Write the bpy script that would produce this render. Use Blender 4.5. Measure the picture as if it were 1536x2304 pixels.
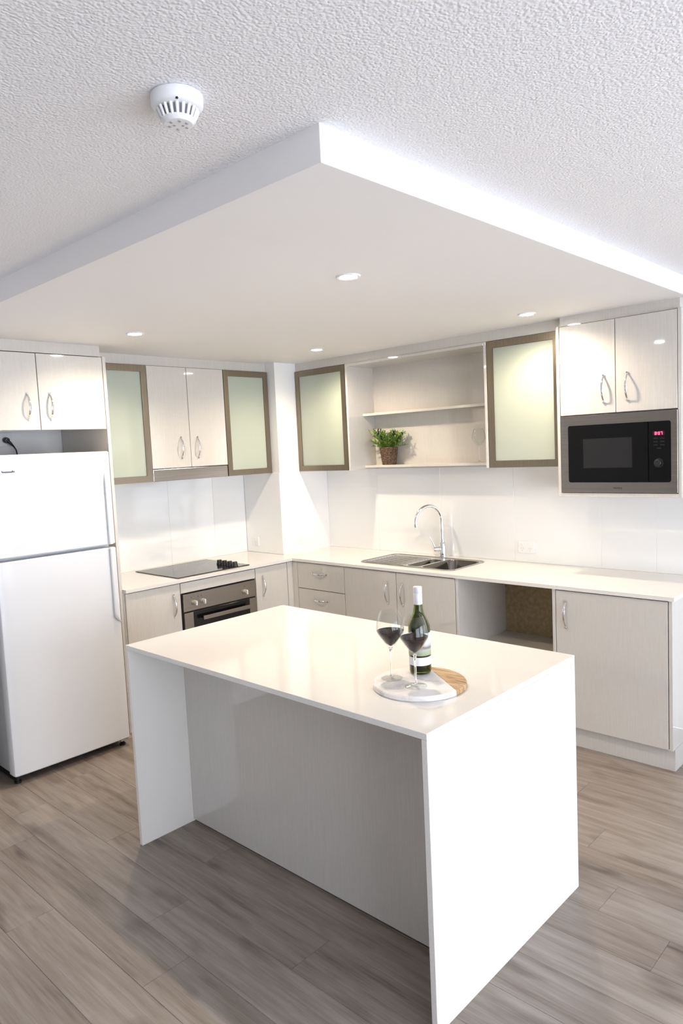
import bpy, bmesh, math, random
from mathutils import Vector, Matrix
random.seed(7)
for o in list(bpy.data.objects): bpy.data.objects.remove(o)
SC = bpy.context.scene
COL = SC.collection
PI = math.pi

# ------------------------------------------------------------------ camera
CAM = Vector((4.57154, -4.20142, 1.69749)); YAW, PITCH, ROLL, FPX = 0.759627, -0.087992, -0.047038, 1609.297
fw = Vector((-math.sin(YAW)*math.cos(PITCH), math.cos(YAW)*math.cos(PITCH), math.sin(PITCH)))
r0 = Vector((math.cos(YAW), math.sin(YAW), 0)); u0 = r0.cross(fw)
rt = r0*math.cos(ROLL) + u0*math.sin(ROLL); up = u0*math.cos(ROLL) - r0*math.sin(ROLL)
cd = bpy.data.cameras.new('camera'); cam = bpy.data.objects.new('camera', cd); COL.objects.link(cam)
cam.matrix_world = Matrix(((rt.x, up.x, -fw.x, CAM.x), (rt.y, up.y, -fw.y, CAM.y), (rt.z, up.z, -fw.z, CAM.z), (0, 0, 0, 1)))
cd.sensor_fit = 'VERTICAL'; cd.sensor_height = 36; cd.lens = FPX/2304*36; cd.clip_start = 0.05
SC.camera = cam
# ------------------------------------------------------------------ light and exposure
SC.view_settings.view_transform = 'Standard'; SC.view_settings.look = 'None'
SC.view_settings.gamma = 1; SC.view_settings.use_curve_mapping = False
SC.view_settings.exposure = 0.17
SKY = 8.5                     # overcast daylight outside the windows
LAMP_W = 12.5                 # each downlight
WARM = (1.0, 0.82, 0.61)
w = bpy.data.worlds.new('world'); SC.world = w; w.use_nodes = True
bg = w.node_tree.nodes['Background']; bg.inputs[0].default_value = (0.84, 0.91, 1.03, 1); bg.inputs[1].default_value = SKY
cy = SC.cycles; cy.max_bounces = 7; cy.diffuse_bounces = 4; cy.glossy_bounces = 3; cy.transmission_bounces = 8; cy.transparent_max_bounces = 12
cy.use_adaptive_sampling = True; cy.adaptive_threshold = 0.08; cy.adaptive_min_samples = 16; cy.use_denoising = True; cy.caustics_reflective = False; cy.caustics_refractive = False
# room extents
RX, RY, ZC, ZS = 7.4, -8.2, 2.4645, 2.374
SX, SY = 3.354, -2.933        # corner of the lowered ceiling
WIN_R = [(-5.5, -2.8), (-2.5, -0.5)]   # sliding doors in the right wall (y ranges)
def portal(name, loc, rot, sx, sy):
    l = bpy.data.lights.new(name, 'AREA'); l.shape = 'RECTANGLE'; l.size = sx; l.size_y = sy
    l.cycles.is_portal = True
    o = bpy.data.objects.new(name, l); COL.objects.link(o); o.location = loc; o.rotation_euler = rot
for a, b in WIN_R: portal('window_portal', (RX+0.1, (a+b)/2, 1.12), (0, PI/2, 0), 2.16, b-a)

# ------------------------------------------------------------------ materials
def lin(c): return tuple((x/12.92 if x <= 0.04045 else ((x+0.055)/1.055)**2.4) for x in c)
def mat(name, col, rough=0.5, metal=0.0, coat=0.0, spec=0.5, coat_rough=0.03, trans=0.0, ior=1.5):
    m = bpy.data.materials.new(name); m.use_nodes = True
    b = m.node_tree.nodes['Principled BSDF']
    b.inputs['Base Color'].default_value = (*col, 1); b.inputs['Roughness'].default_value = rough
    b.inputs['Metallic'].default_value = metal; b.inputs['Coat Weight'].default_value = coat
    b.inputs['Coat Roughness'].default_value = coat_rough; b.inputs['Coat IOR'].default_value = 1.7; b.inputs['Specular IOR Level'].default_value = spec
    b.inputs['Transmission Weight'].default_value = trans; b.inputs['IOR'].default_value = ior
    return m
def N(m, t, **kw):
    n = m.node_tree.nodes.new(t)
    for k, v in kw.items(): setattr(n, k, v)
    return n
def L(m, a, b): m.node_tree.links.new(a, b)
def BS(m): return m.node_tree.nodes['Principled BSDF']
def noise(m, vec, scale, detail=3, rough=0.5):
    n = N(m, 'ShaderNodeTexNoise'); n.inputs['Scale'].default_value = scale
    n.inputs['Detail'].default_value = detail; n.inputs['Roughness'].default_value = rough
    if vec is not None: L(m, vec, n.inputs['Vector'])
    return n
def mapping(m, scale=(1, 1, 1), src='Object', loc=None):
    tc = N(m, 'ShaderNodeTexCoord'); mp = N(m, 'ShaderNodeMapping'); mp.inputs['Scale'].default_value = scale
    L(m, tc.outputs[src], mp.inputs['Vector']); return mp
def ramp(m, fac, stops):
    r = N(m, 'ShaderNodeValToRGB'); e = r.color_ramp.elements
    while len(e) < len(stops): e.new(0.5)
    for el, (p, c) in zip(e, stops): el.position = p; el.color = (*c, 1)
    L(m, fac, r.inputs['Fac']); return r
def bump(m, h, strength, dist):
    b = N(m, 'ShaderNodeBump'); b.inputs['Strength'].default_value = strength; b.inputs['Distance'].default_value = dist
    L(m, h, b.inputs['Height']); L(m, b.outputs[0], BS(m).inputs['Normal'])

def laminate(name, c0, c1, coat):
    m = mat(name, c0, 0.45, coat=coat, coat_rough=0.04)
    n1 = noise(m, mapping(m, (330, 330, 7)).outputs[0], 1.0, 2)
    n2 = noise(m, mapping(m, (60, 60, 60)).outputs[0], 1.0, 2)
    mx = N(m, 'ShaderNodeMath', operation='MULTIPLY_ADD'); mx.inputs[1].default_value = 0.3
    L(m, n2.outputs['Fac'], mx.inputs[0]); L(m, n1.outputs['Fac'], mx.inputs[2])
    r = ramp(m, mx.outputs[0], [(0.45, c0), (0.85, c1)]); L(m, r.outputs[0], BS(m).inputs['Base Color'])
    return m
M = {}
M['laminate'] = laminate('laminate', (0.575, 0.548, 0.505), (0.625, 0.60, 0.558), 1.0)
M['carcass'] = mat('carcass', (0.80, 0.79, 0.77), 0.4)
M['paint'] = mat('paint', (0.86, 0.855, 0.85), 0.6)
M['bulk'] = mat('bulkhead_paint', (0.88, 0.865, 0.86), 0.6)
m = M['stipple'] = mat('stipple_ceiling', (0.85, 0.84, 0.845), 0.85)
mp = mapping(m)
vo = N(m, 'ShaderNodeTexVoronoi', feature='SMOOTH_F1'); vo.inputs['Scale'].default_value = 150; vo.inputs['Smoothness'].default_value = 0.6
na = noise(m, mp.outputs[0], 60, 2, 0.5); vm = N(m, 'ShaderNodeVectorMath', operation='MULTIPLY_ADD'); vm.inputs[1].default_value = (0.006, 0.006, 0.006)
L(m, na.outputs['Color'], vm.inputs[0]); L(m, mp.outputs[0], vm.inputs[2]); L(m, vm.outputs[0], vo.inputs['Vector'])
sb = N(m, 'ShaderNodeMath', operation='MULTIPLY'); sb.inputs[1].default_value = -1.0; L(m, vo.outputs['Distance'], sb.inputs[0])
bump(m, sb.outputs[0], 0.42, 0.0045)
m = M['stone'] = mat('engineered_stone', (0.82, 0.80, 0.765), 0.08)
r = ramp(m, noise(m, mapping(m).outputs[0], 350, 2).outputs['Fac'], [(0.35, (0.74, 0.715, 0.675)), (0.6, (0.79, 0.765, 0.725))]); L(m, r.outputs[0], BS(m).inputs['Base Color'])
M['splash'] = mat('splash_glass', (0.84, 0.85, 0.85), 0.06, coat=0.6)
M['seam'] = mat('seam', (0.55, 0.56, 0.56), 0.5)
M['chrome'] = mat('chrome', (0.82, 0.82, 0.84), 0.07, 1.0)
def brushed(name, col, rough, sc):
    m = mat(name, col, rough, 1.0)
    n = noise(m, mapping(m, sc).outputs[0], 1.0, 2)
    r = ramp(m, n.outputs['Fac'], [(0.3, tuple(x*0.86 for x in col)), (0.7, tuple(min(1, x*1.1) for x in col))])
    L(m, r.outputs[0], BS(m).inputs['Base Color'])
    BS(m).inputs['Anisotropic'].default_value = 0.5
    return m
M['steel'] = brushed('brushed_steel', (0.40, 0.36, 0.315), 0.22, (3, 3, 500))
M['trimsteel'] = brushed('bronze_steel', (0.29, 0.25, 0.21), 0.2, (3, 3, 500))
M['frame'] = brushed('champagne_aluminium', (0.27, 0.225, 0.165), 0.36, (300, 300, 3))
M['shadedsteel'] = mat('sink_steel_shaded', (0.20, 0.185, 0.16), 0.16, 1.0)  # sink steel darkened to stand in for the bowls' dark reflections
M['mwglass'] = mat('microwave_glass', (0.006, 0.006, 0.006), 0.12, spec=0.12)
M['mwwindow'] = mat('microwave_window', (0.022, 0.022, 0.023), 0.2, spec=0.15)
M['knobmetal'] = mat('satin_knob', (0.60, 0.56, 0.49), 0.3, 0.8)
M['sinksteel'] = mat('sink_steel', (0.60, 0.585, 0.57), 0.2, 1.0)
M['black'] = mat('black_plastic', (0.012, 0.012, 0.013), 0.35)
M['blackglass'] = mat('black_glass', (0.006, 0.006, 0.006), 0.05)
M['darkglass'] = mat('oven_window', (0.02, 0.02, 0.021), 0.12)
M['cookglass'] = mat('ceramic_glass', (0.012, 0.012, 0.013), 0.09)
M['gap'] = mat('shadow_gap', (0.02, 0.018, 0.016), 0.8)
M['white'] = mat('white_plastic', (0.82, 0.82, 0.83), 0.3)
M['fridge'] = mat('fridge_enamel', (0.76, 0.775, 0.80), 0.3, coat=0.4, coat_rough=0.12)
M['badge'] = mat('badge_grey', (0.10, 0.10, 0.11), 0.4)
M['lavender'] = mat('vent_shade', (0.30, 0.29, 0.34), 0.6)
M['grey'] = mat('grey_plastic', (0.35, 0.35, 0.38), 0.4)
M['ply'] = mat('raw_board', (0.34, 0.26, 0.16), 0.8)
m = M['ply']; r = ramp(m, noise(m, mapping(m, (40, 40, 40)).outputs[0], 1, 4).outputs['Fac'], [(0.35, (0.30, 0.225, 0.13)), (0.65, (0.40, 0.31, 0.19))]); L(m, r.outputs[0], BS(m).inputs['Base Color'])
# frosted cabinet glass: pale green, part of the light passes through
m = M['frost'] = mat('frosted_glass', (0.61, 0.66, 0.575), 0.25, coat=0.8, coat_rough=0.05)
tr = N(m, 'ShaderNodeBsdfTranslucent'); tr.inputs[0].default_value = (0.84, 0.89, 0.78, 1)
mxs = N(m, 'ShaderNodeMixShader'); mxs.inputs[0].default_value = 0.35
L(m, BS(m).outputs[0], mxs.inputs[1]); L(m, tr.outputs[0], mxs.inputs[2]); L(m, mxs.outputs[0], m.node_tree.nodes['Material Output'].inputs[0])
m = M['glass'] = mat('clear_glass', (1, 1, 1), 0.0)
tp = N(m, 'ShaderNodeBsdfTransparent'); tp.inputs[0].default_value = (0.975, 0.98, 0.975, 1); gl = N(m, 'ShaderNodeBsdfGlossy'); gl.inputs['Roughness'].default_value = 0.0
lw = N(m, 'ShaderNodeLayerWeight'); lw.inputs['Blend'].default_value = 0.5; pw = N(m, 'ShaderNodeMath', operation='POWER'); pw.inputs[1].default_value = 3.2
fr_ = N(m, 'ShaderNodeMath', operation='MULTIPLY_ADD'); fr_.inputs[1].default_value = 0.6; fr_.inputs[2].default_value = 0.022; mg = N(m, 'ShaderNodeMixShader')
L(m, lw.outputs['Facing'], pw.inputs[0]); L(m, pw.outputs[0], fr_.inputs[0]); L(m, fr_.outputs[0], mg.inputs[0]); L(m, tp.outputs[0], mg.inputs[1]); L(m, gl.outputs[0], mg.inputs[2]); L(m, mg.outputs[0], m.node_tree.nodes['Material Output'].inputs[0])
M['solidglass'] = mat('solid_glass', (1, 1, 1), 0.0, trans=1.0, ior=1.45)
M['bottleglass'] = mat('green_glass', (0.24, 0.27, 0.03), 0.02, trans=1.0, ior=1.45)
M['wine'] = mat('red_wine', (0.012, 0.001, 0.003), 0.03, spec=0.14)
M['capsule'] = mat('white_capsule', (0.78, 0.78, 0.82), 0.35, 0.2)
m = M['marble'] = mat('marble', (0.82, 0.80, 0.78), 0.25)
nz = noise(m, mapping(m, (14, 14, 14)).outputs[0], 1, 6, 0.65); r = ramp(m, nz.outputs['Fac'], [(0.33, (0.62, 0.60, 0.58)), (0.5, (0.83, 0.81, 0.79)), (1, (0.86, 0.85, 0.83))]); L(m, r.outputs[0], BS(m).inputs['Base Color'])
m = M['acacia'] = mat('acacia_wood', (0.45, 0.25, 0.11), 0.45)
nz = noise(m, mapping(m, (14, 110, 14)).outputs[0], 1, 5, 0.6); r = ramp(m, nz.outputs['Fac'], [(0.33, (0.22, 0.125, 0.06)), (0.5, (0.47, 0.30, 0.15)), (0.70, (0.62, 0.44, 0.26))]); L(m, r.outputs[0], BS(m).inputs['Base Color'])
# floor planks: grain along X, tone differs plank by plank
m = M['plank'] = mat('vinyl_plank', (0.3, 0.22, 0.16), 0.34, spec=0.4)
tc = N(m, 'ShaderNodeTexCoord'); oi = N(m, 'ShaderNodeObjectInfo'); add = N(m, 'ShaderNodeVectorMath', operation='ADD')
cm = N(m, 'ShaderNodeVectorMath', operation='SCALE'); cm.inputs['Scale'].default_value = 37.0
cb = N(m, 'ShaderNodeCombineXYZ')
for i in range(3): L(m, oi.outputs['Random'], cb.inputs[i])
L(m, cb.outputs[0], cm.inputs[0]); L(m, tc.outputs['Object'], add.inputs[0]); L(m, cm.outputs[0], add.inputs[1])
def pmap(sc):
    mp = N(m, 'ShaderNodeMapping'); mp.inputs['Scale'].default_value = sc; L(m, add.outputs[0], mp.inputs[0]); return mp.outputs[0]
g1 = noise(m, pmap((2.2, 26, 1)), 1, 6, 0.62); g2 = noise(m, pmap((5, 150, 1)), 1, 3, 0.6); g3 = noise(m, pmap((3.0, 8, 1)), 1, 2, 0.5)
a1 = N(m, 'ShaderNodeMath', operation='MULTIPLY_ADD'); a1.inputs[1].default_value = 0.35; L(m, g2.outputs['Fac'], a1.inputs[0]); L(m, g1.outputs['Fac'], a1.inputs[2])
a2 = N(m, 'ShaderNodeMath', operation='MULTIPLY_ADD'); a2.inputs[1].default_value = 0.14; L(m, oi.outputs['Random'], a2.inputs[0]); L(m, a1.outputs[0], a2.inputs[2])
r = ramp(m, a2.outputs[0], [(0.46, (0.130, 0.100, 0.079)), (0.62, (0.220, 0.178, 0.148)), (0.78, (0.275, 0.232, 0.199)), (0.95, (0.335, 0.290, 0.255))])
knot = ramp(m, g3.outputs['Fac'], [(0.24, (0.58, 0.55, 0.54)), (0.40, (1, 1, 1))])
mxc = N(m, 'ShaderNodeMix', data_type='RGBA', blend_type='MULTIPLY'); mxc.inputs[0].default_value = 1.0
L(m, r.outputs[0], mxc.inputs[6]); L(m, knot.outputs[0], mxc.inputs[7]); L(m, mxc.outputs[2], BS(m).inputs['Base Color'])
bump(m, a1.outputs[0], 0.12, 0.002)
M['subfloor'] = mat('subfloor', (0.10, 0.08, 0.06), 0.8)
m = M['lens'] = mat('lamp_lens', (1, 1, 1), 0.4); BS(m).inputs['Emission Color'].default_value = (1, 0.93, 0.82, 1); BS(m).inputs['Emission Strength'].default_value = 150
m = M['led'] = mat('red_led', (0.3, 0, 0.02), 0.4); BS(m).inputs['Emission Color'].default_value = (1, 0.06, 0.16, 1); BS(m).inputs['Emission Strength'].default_value = 5
M['ledback'] = mat('led_window', (0.05, 0.002, 0.008), 0.1)
m = M['basket'] = mat('seagrass', (0.13, 0.07, 0.035), 0.7)
r = ramp(m, noise(m, mapping(m, (70, 70, 160)).outputs[0], 1, 3).outputs['Fac'], [(0.35, (0.035, 0.018, 0.010)), (0.55, (0.12, 0.068, 0.035)), (0.75, (0.27, 0.17, 0.095))]); L(m, r.outputs[0], BS(m).inputs['Base Color'])
m = M['leaf'] = mat('leaf', (0.08, 0.17, 0.03), 0.45)
r = ramp(m, noise(m, mapping(m, (40, 40, 40)).outputs[0], 1, 2).outputs['Fac'], [(0.32, (0.05, 0.11, 0.02)), (0.5, (0.17, 0.30, 0.05)), (0.68, (0.36, 0.48, 0.11))]); L(m, r.outputs[0], BS(m).inputs['Base Color'])
M['darkleaf'] = mat('dark_leaf', (0.03, 0.03, 0.025), 0.5)
# paper label with a printed landscape: bands by height along the bottle
m = M['label'] = mat('paper_label', (0.8, 0.8, 0.8), 0.5)
tc = N(m, 'ShaderNodeTexCoord'); sx = N(m, 'ShaderNodeSeparateXYZ'); L(m, tc.outputs['Object'], sx.inputs[0])
nz = noise(m, mapping(m, (60, 60, 40)).outputs[0], 1, 3)
mm = N(m, 'ShaderNodeMath', operation='MULTIPLY_ADD'); mm.inputs[1].default_value = 0.014; L(m, nz.outputs['Fac'], mm.inputs[0]); L(m, sx.outputs['Z'], mm.inputs[2])
mr = N(m, 'ShaderNodeMapRange'); mr.inputs[1].default_value = 0.06; mr.inputs[2].default_value = 0.155; L(m, mm.outputs[0], mr.inputs[0])
r = ramp(m, mr.outputs[0], [(0.0, (0.20, 0.22, 0.12)), (0.16, (0.30, 0.33, 0.20)), (0.34, (0.40, 0.42, 0.33)), (0.42, (0.20, 0.13, 0.14)), (0.52, (0.45, 0.50, 0.46)), (0.68, (0.72, 0.75, 0.77)), (1, (0.82, 0.83, 0.86))])
L(m, r.outputs[0], BS(m).inputs['Base Color'])
M['paper'] = mat('paper_strip', (0.78, 0.78, 0.82), 0.5)

# ------------------------------------------------------------------ mesh helpers
def new_mesh(name, bm, m, smooth=False):
    me = bpy.data.meshes.new(name); bmesh.ops.recalc_face_normals(bm, faces=bm.faces)
    bm.to_mesh(me); bm.free()
    if isinstance(m, str): m = M[m]
    me.materials.append(m)
    if smooth:
        me.polygons.foreach_set('use_smooth', [True]*len(me.polygons))
        try: me.set_sharp_from_angle(angle=math.radians(38))
        except Exception: pass
    return me
def tag(o, label=None, cat=None, group=None, kind=None):
    for k, v in (('label', label), ('category', cat), ('group', group), ('kind', kind)):
        if v: o[k] = v
    return o
class Thing:
    def __init__(s, name, base, label, cat, group=None):
        s.base = Vector(base); s.o = bpy.data.objects.new(name, None); COL.objects.link(s.o)
        s.o.location = s.base; s.o.empty_display_size = 0.05; tag(s.o, label, cat, group)
    def part(s, name, bm, m, parent=None, smooth=False, label=None, kind=None):
        bmesh.ops.translate(bm, verts=bm.verts, vec=-s.base)
        o = bpy.data.objects.new(name, new_mesh(name, bm, m, smooth)); COL.objects.link(o)
        o.parent = parent or s.o
        tag(o, label, None, None, kind); return o
def single(name, bm, m, base, label, cat, smooth=False, group=None):
    bmesh.ops.translate(bm, verts=bm.verts, vec=-Vector(base))
    o = bpy.data.objects.new(name, new_mesh(name, bm, m, smooth)); COL.objects.link(o); o.location = base
    return tag(o, label, cat, group)
def struct(name, bm, m, parent=None, smooth=False):
    o = bpy.data.objects.new(name, new_mesh(name, bm, m, smooth)); COL.objects.link(o)
    if parent: o.parent = parent
    else: o['kind'] = 'structure'
    return o
def add_box(bm, x0, x1, y0, y1, z0, z1, bev=0.0, seg=2):
    x0, x1 = min(x0, x1), max(x0, x1); y0, y1 = min(y0, y1), max(y0, y1); z0, z1 = min(z0, z1), max(z0, z1)
    vs = [bm.verts.new(p) for p in ((x0,y0,z0),(x1,y0,z0),(x1,y1,z0),(x0,y1,z0),(x0,y0,z1),(x1,y0,z1),(x1,y1,z1),(x0,y1,z1))]
    fs = [bm.faces.new([vs[i] for i in f]) for f in ((0,3,2,1),(4,5,6,7),(0,1,5,4),(1,2,6,5),(2,3,7,6),(3,0,4,7))]
    if bev > 0:
        es = list({e for f in fs for e in f.edges})
        bmesh.ops.bevel(bm, geom=es, offset=bev, segments=seg, profile=0.5, affect='EDGES')
    return bm
def B(*a, bev=0.0, seg=2):
    return add_box(bmesh.new(), *a, bev=bev, seg=seg)
def lathe(bm, prof, c, seg=48, close=False):
    """prof: list of (r, z); revolve about the vertical axis through c"""
    c = Vector(c); rings = []
    for r, z in prof:
        if r < 1e-6: rings.append([bm.verts.new(c + Vector((0, 0, z)))])
        else: rings.append([bm.verts.new(c + Vector((r*math.cos(2*PI*i/seg), r*math.sin(2*PI*i/seg), z))) for i in range(seg)])
    pairs = list(zip(rings, rings[1:])) + ([(rings[-1], rings[0])] if close else [])
    for a, b in pairs:
        for i in range(seg):
            j = (i+1) % seg
            if len(a) == 1 and len(b) == 1: continue
            if len(a) == 1: bm.faces.new((a[0], b[i], b[j]))
            elif len(b) == 1: bm.faces.new((a[i], a[j], b[0]))
            else: bm.faces.new((a[i], a[j], b[j], b[i]))
    return bm
def tube(bm, pts, rad, seg=12, flat=1.0, ref=None):
    """sweep an (optionally flattened) circle along pts; rad is a number or a list"""
    pts = [Vector(p) for p in pts]; n = len(pts); rings = []
    prev = None
    for i, p in enumerate(pts):
        t = (pts[min(i+1, n-1)] - pts[max(i-1, 0)]).normalized()
        if prev is None:
            a = Vector(ref) if ref is not None else (Vector((0, 0, 1)) if abs(t.z) < 0.9 else Vector((1, 0, 0)))
        else: a = prev
        a = (a - t*a.dot(t)).normalized(); prev = a; b = t.cross(a)
        r = rad[i] if isinstance(rad, (list, tuple)) else rad
        rings.append([bm.verts.new(p + a*(r*flat*math.cos(2*PI*k/seg)) + b*(r*math.sin(2*PI*k/seg))) for k in range(seg)])
    for A, C in zip(rings, rings[1:]):
        for k in range(seg):
            j = (k+1) % seg; bm.faces.new((A[k], A[j], C[j], C[k]))
    bm.faces.new(rings[0]); bm.faces.new(rings[-1]); return bm
def cyl(bm, p0, p1, r0, r1=None, seg=24, bev=0.0):
    p0, p1 = Vector(p0), Vector(p1); r1 = r0 if r1 is None else r1
    if bev:
        d = (p1-p0).normalized()*bev
        return tube(bm, [p0, p1-d, p1], [r0, r1, r1-bev], seg)
    return tube(bm, [p0, p1], [r0, r1], seg)
def rrect(x0, x1, y0, y1, r, z, k=6):
    out = []
    for cx, cy, a0 in ((x1-r, y1-r, 0), (x0+r, y1-r, 90), (x0+r, y0+r, 180), (x1-r, y0+r, 270)):
        for i in range(k+1):
            a = math.radians(a0 + 90*i/k); out.append(Vector((cx+r*math.cos(a), cy+r*math.sin(a), z)))
    return out
def loft(bm, loops, cap0=False, cap1=False):
    rs = [[bm.verts.new(p) for p in lp] for lp in loops]
    for a, b in zip(rs, rs[1:]):
        n = len(a)
        for i in range(n):
            j = (i+1) % n; bm.faces.new((a[i], a[j], b[j], b[i]))
    if cap0: bm.faces.new(rs[0])
    if cap1: bm.faces.new(rs[-1])
    return rs
def slab(xs, ys, keep, z0, z1):
    """slab made of grid cells (xs, ys); keep(i, j) says whether a cell is solid"""
    bm = bmesh.new(); V = {}
    def v(i, j, z):
        if (i, j, z) not in V: V[(i, j, z)] = bm.verts.new((xs[i], ys[j], z))
        return V[(i, j, z)]
    nx, ny = len(xs)-1, len(ys)-1
    K = lambda i, j: 0 <= i < nx and 0 <= j < ny and keep(i, j)
    for i in range(nx):
        for j in range(ny):
            if not K(i, j): continue
            bm.faces.new((v(i,j,z1), v(i+1,j,z1), v(i+1,j+1,z1), v(i,j+1,z1)))
            bm.faces.new((v(i,j,z0), v(i,j+1,z0), v(i+1,j+1,z0), v(i+1,j,z0)))
            for di, dj, a, b in ((-1,0,(i,j),(i,j+1)), (1,0,(i+1,j),(i+1,j+1)), (0,-1,(i,j),(i+1,j)), (0,1,(i,j+1),(i+1,j+1))):
                if not K(i+di, j+dj): bm.faces.new((v(*a,z0), v(*b,z0), v(*b,z1), v(*a,z1)))
    return bm
def bow_handle(c, along, out, length=0.145, reach=0.032):
    """bow pull: c = centre on the door face"""
    c, along, out = Vector(c), Vector(along), Vector(out); bm = bmesh.new(); pts = []; rad = []
    n = 18
    for i in range(n+1):
        t = -1 + 2*i/n
        pts.append(c + along*(t*length/2) + out*(reach*(1-abs(t)**2.4) - 0.001)); rad.append(0.0052*(0.75+0.40*(1-t*t)))
    tube(bm, pts, rad, 10, flat=0.55, ref=out)
    for s in (-1, 1):
        p = c + along*(s*length/2); cyl(bm, p - out*0.001, p + out*0.008, 0.0058, 0.0052, 12)
    return bm

# ================================================================== the setting
floor = struct('floor', B(0, RX, RY, 0, -0.06, -0.006), 'subfloor')
PL, PW, GAP = 1.22, 0.182, 0.0007
def plank_mesh(l, wd):
    bm = bmesh.new(); c = 0.0009; h = 0.006
    o = [(0, 0), (l, 0), (l, wd), (0, wd)]; i_ = [(c, c), (l-c, c), (l-c, wd-c), (c, wd-c)]
    b = [bm.verts.new((x, y, -h)) for x, y in o]; s = [bm.verts.new((x, y, -c)) for x, y in o]; t = [bm.verts.new((x, y, 0)) for x, y in i_]
    for k in range(4):
        j = (k+1) % 4; bm.faces.new((b[k], b[j], s[j], s[k])); bm.faces.new((s[k], s[j], t[j], t[k]))
    bm.faces.new(t); return new_mesh('plank', bm, 'plank')
pm = {}
rows = []; y = -2.94
while y > RY: y -= PW
y += PW
rnd = random.Random(11); k = 0
while y < -0.001:
    y1 = min(y+PW, 0.0)
    x = 0.0 - [0.25, 0.85, 0.5, 1.05, 0.1, 0.7][k % 6] - rnd.random()*0.1
    while x < RX:
        xa, xb = max(x, 0.0), min(x+PL, RX)
        # under the fitted kitchen and far behind the camera no plank shows
        hid = (xb < 0.60 or y > -0.50 and xb < 3.40 or y1 < -6.6 or xa > 6.6 and y1 < -4.5)
        if xb-xa > 0.02 and not hid:
            key = (round(xb-xa, 2), round(y1-y, 3))
            if key not in pm: pm[key] = plank_mesh(key[0]-GAP, key[1]-GAP)
            o = bpy.data.objects.new('plank', pm[key]); COL.objects.link(o); o.parent = floor; o.location = (xa, y, 0)
        x += PL
    y = y1; k += 1
struct('ceiling', B(0, RX, RY, 0, ZC, ZC+0.1), 'stipple')
struct('ceiling_lowered', B(0, SX, SY, 0, ZS, ZC+0.002, bev=0.0015), 'bulk')
struct('wall_left', B(-0.12, 0, RY, 0, 0, ZC+0.1), 'paint')
struct('wall_back', B(-0.12, RX+0.15, 0, 0.12, 0, ZC+0.1), 'paint')
struct('wall_pillar', B(0, 0.442, -0.522, 0, 0, ZS), 'paint')
struct('wall_nib', B(0, 0.745, RY, -2.872, 0, ZC), 'paint')
struct('baseboard_left', B(0.745, 0.758, RY, -2.866, 0, 0.068, bev=0.002), 'white')
bm = bmesh.new(); ys = [RY] + [v for ab in WIN_R for v in ab] + [0]
for i in range(0, len(ys), 2): add_box(bm, RX, RX+0.15, ys[i], ys[i+1], 0, ZC)
for a, b in WIN_R: add_box(bm, RX, RX+0.15, a, b, 2.2, ZC)
struct('wall_right', bm, 'paint')
struct('wall_front', B(0, RX, RY-0.15, RY, 0, ZC), 'paint')
for n, (a, b) in enumerate(WIN_R):
    bm = bmesh.new()
    for ya, yb in ((a, a+0.05), (b-0.05, b), ((a+b)/2-0.035, (a+b)/2+0.035)): add_box(bm, RX+0.03, RX+0.09, ya, yb, 0, 2.2)
    for za, zb in ((0, 0.05), (2.15, 2.2)): add_box(bm, RX+0.03, RX+0.09, a+0.05, b-0.05, za, zb)
    struct('window_%d' % (n+1), bm, 'white')

# ================================================================== big pieces
UX, UY, UZ0, UZ1 = 0.36, -0.316, 1.535, 2.309      # upper cabinet fronts
TH = 0.019
BX, BY = 0.637, -0.621                              # worktop front edges
DX, DY = 0.622, -0.606                              # base door faces
BT, KZ = 0.88, 0.116

# trims between the upper cabinets and the lowered ceiling
struct('trim_1', B(0, UX-0.022, -1.995, -0.5235, UZ1+0.003, ZS), 'laminate')
struct('trim_2', B(0, 0.575, -2.865, -2.02, 2.311, ZS), 'laminate')
struct('trim_3', B(0.4435, 2.66, UY+0.012, 0, 2.313, ZS), 'laminate')
struct('trim_4', B(2.675, 3.318, -0.352, 0, 2.3215, ZS), 'laminate')

# ---- splashbacks
GT = 0.006
t = Thing('glass_splashback', (0.0, -1.25, 0.9), 'white glossy glass splashback on the wall behind the cooktop', 'splashback')
for a, b in ((-1.995, -1.2474), (-1.2466, -0.8434), (-0.8426, -0.529)):
    t.part('panel', B(0.0006, GT, a, b, 0.9005, UZ0, bev=0.0006, seg=1), 'splash')
t = Thing('glass_splashback', (0.22, -0.522, 0.9), 'narrow off-white splashback return on the pillar face right of the cooktop', 'splashback')
t.part('panel', B(GT, 0.4405, -0.5275, -0.522, 0.9005, UZ0, bev=0.0012, seg=1), 'splash')
t = Thing('glass_splashback', (2.0, 0, 0.9), 'long white glossy glass splashback behind the sink', 'splashback')
xs = [0.443, 0.98, 1.57, 2.157, 2.745, 3.07, 3.66, 4.25]
for a, b in zip(xs, xs[1:]):
    t.part('panel', B(a+0.0004, b-0.0004, -GT, -0.0006, 0.9005, UZ0-0.0005 if a < 2.7 else 1.367, bev=0.0006, seg=1), 'splash')

# ---- worktop, L-shaped, with the sink cut-out
xs = [0.0, 0.442, BX, 1.235, 1.992, 3.371]; ys = [-1.998, BY, -0.529, -0.512, -0.125, 0]
def keep(i, j):
    xm, ym = (xs[i]+xs[i+1])/2, (ys[j]+ys[j+1])/2
    if xm < 0.442 and ym > -0.529: return False
    if xm > BX and ym < BY: return False
    if 1.235 < xm < 1.992 and -0.512 < ym < -0.125: return False
    return True
bm = slab(xs, ys, keep, BT, 0.90)
single('worktop', bm, 'stone', (1.6, -0.3, BT), 'cream stone worktop running in an L under the sink and cooktop', 'worktop')

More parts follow.
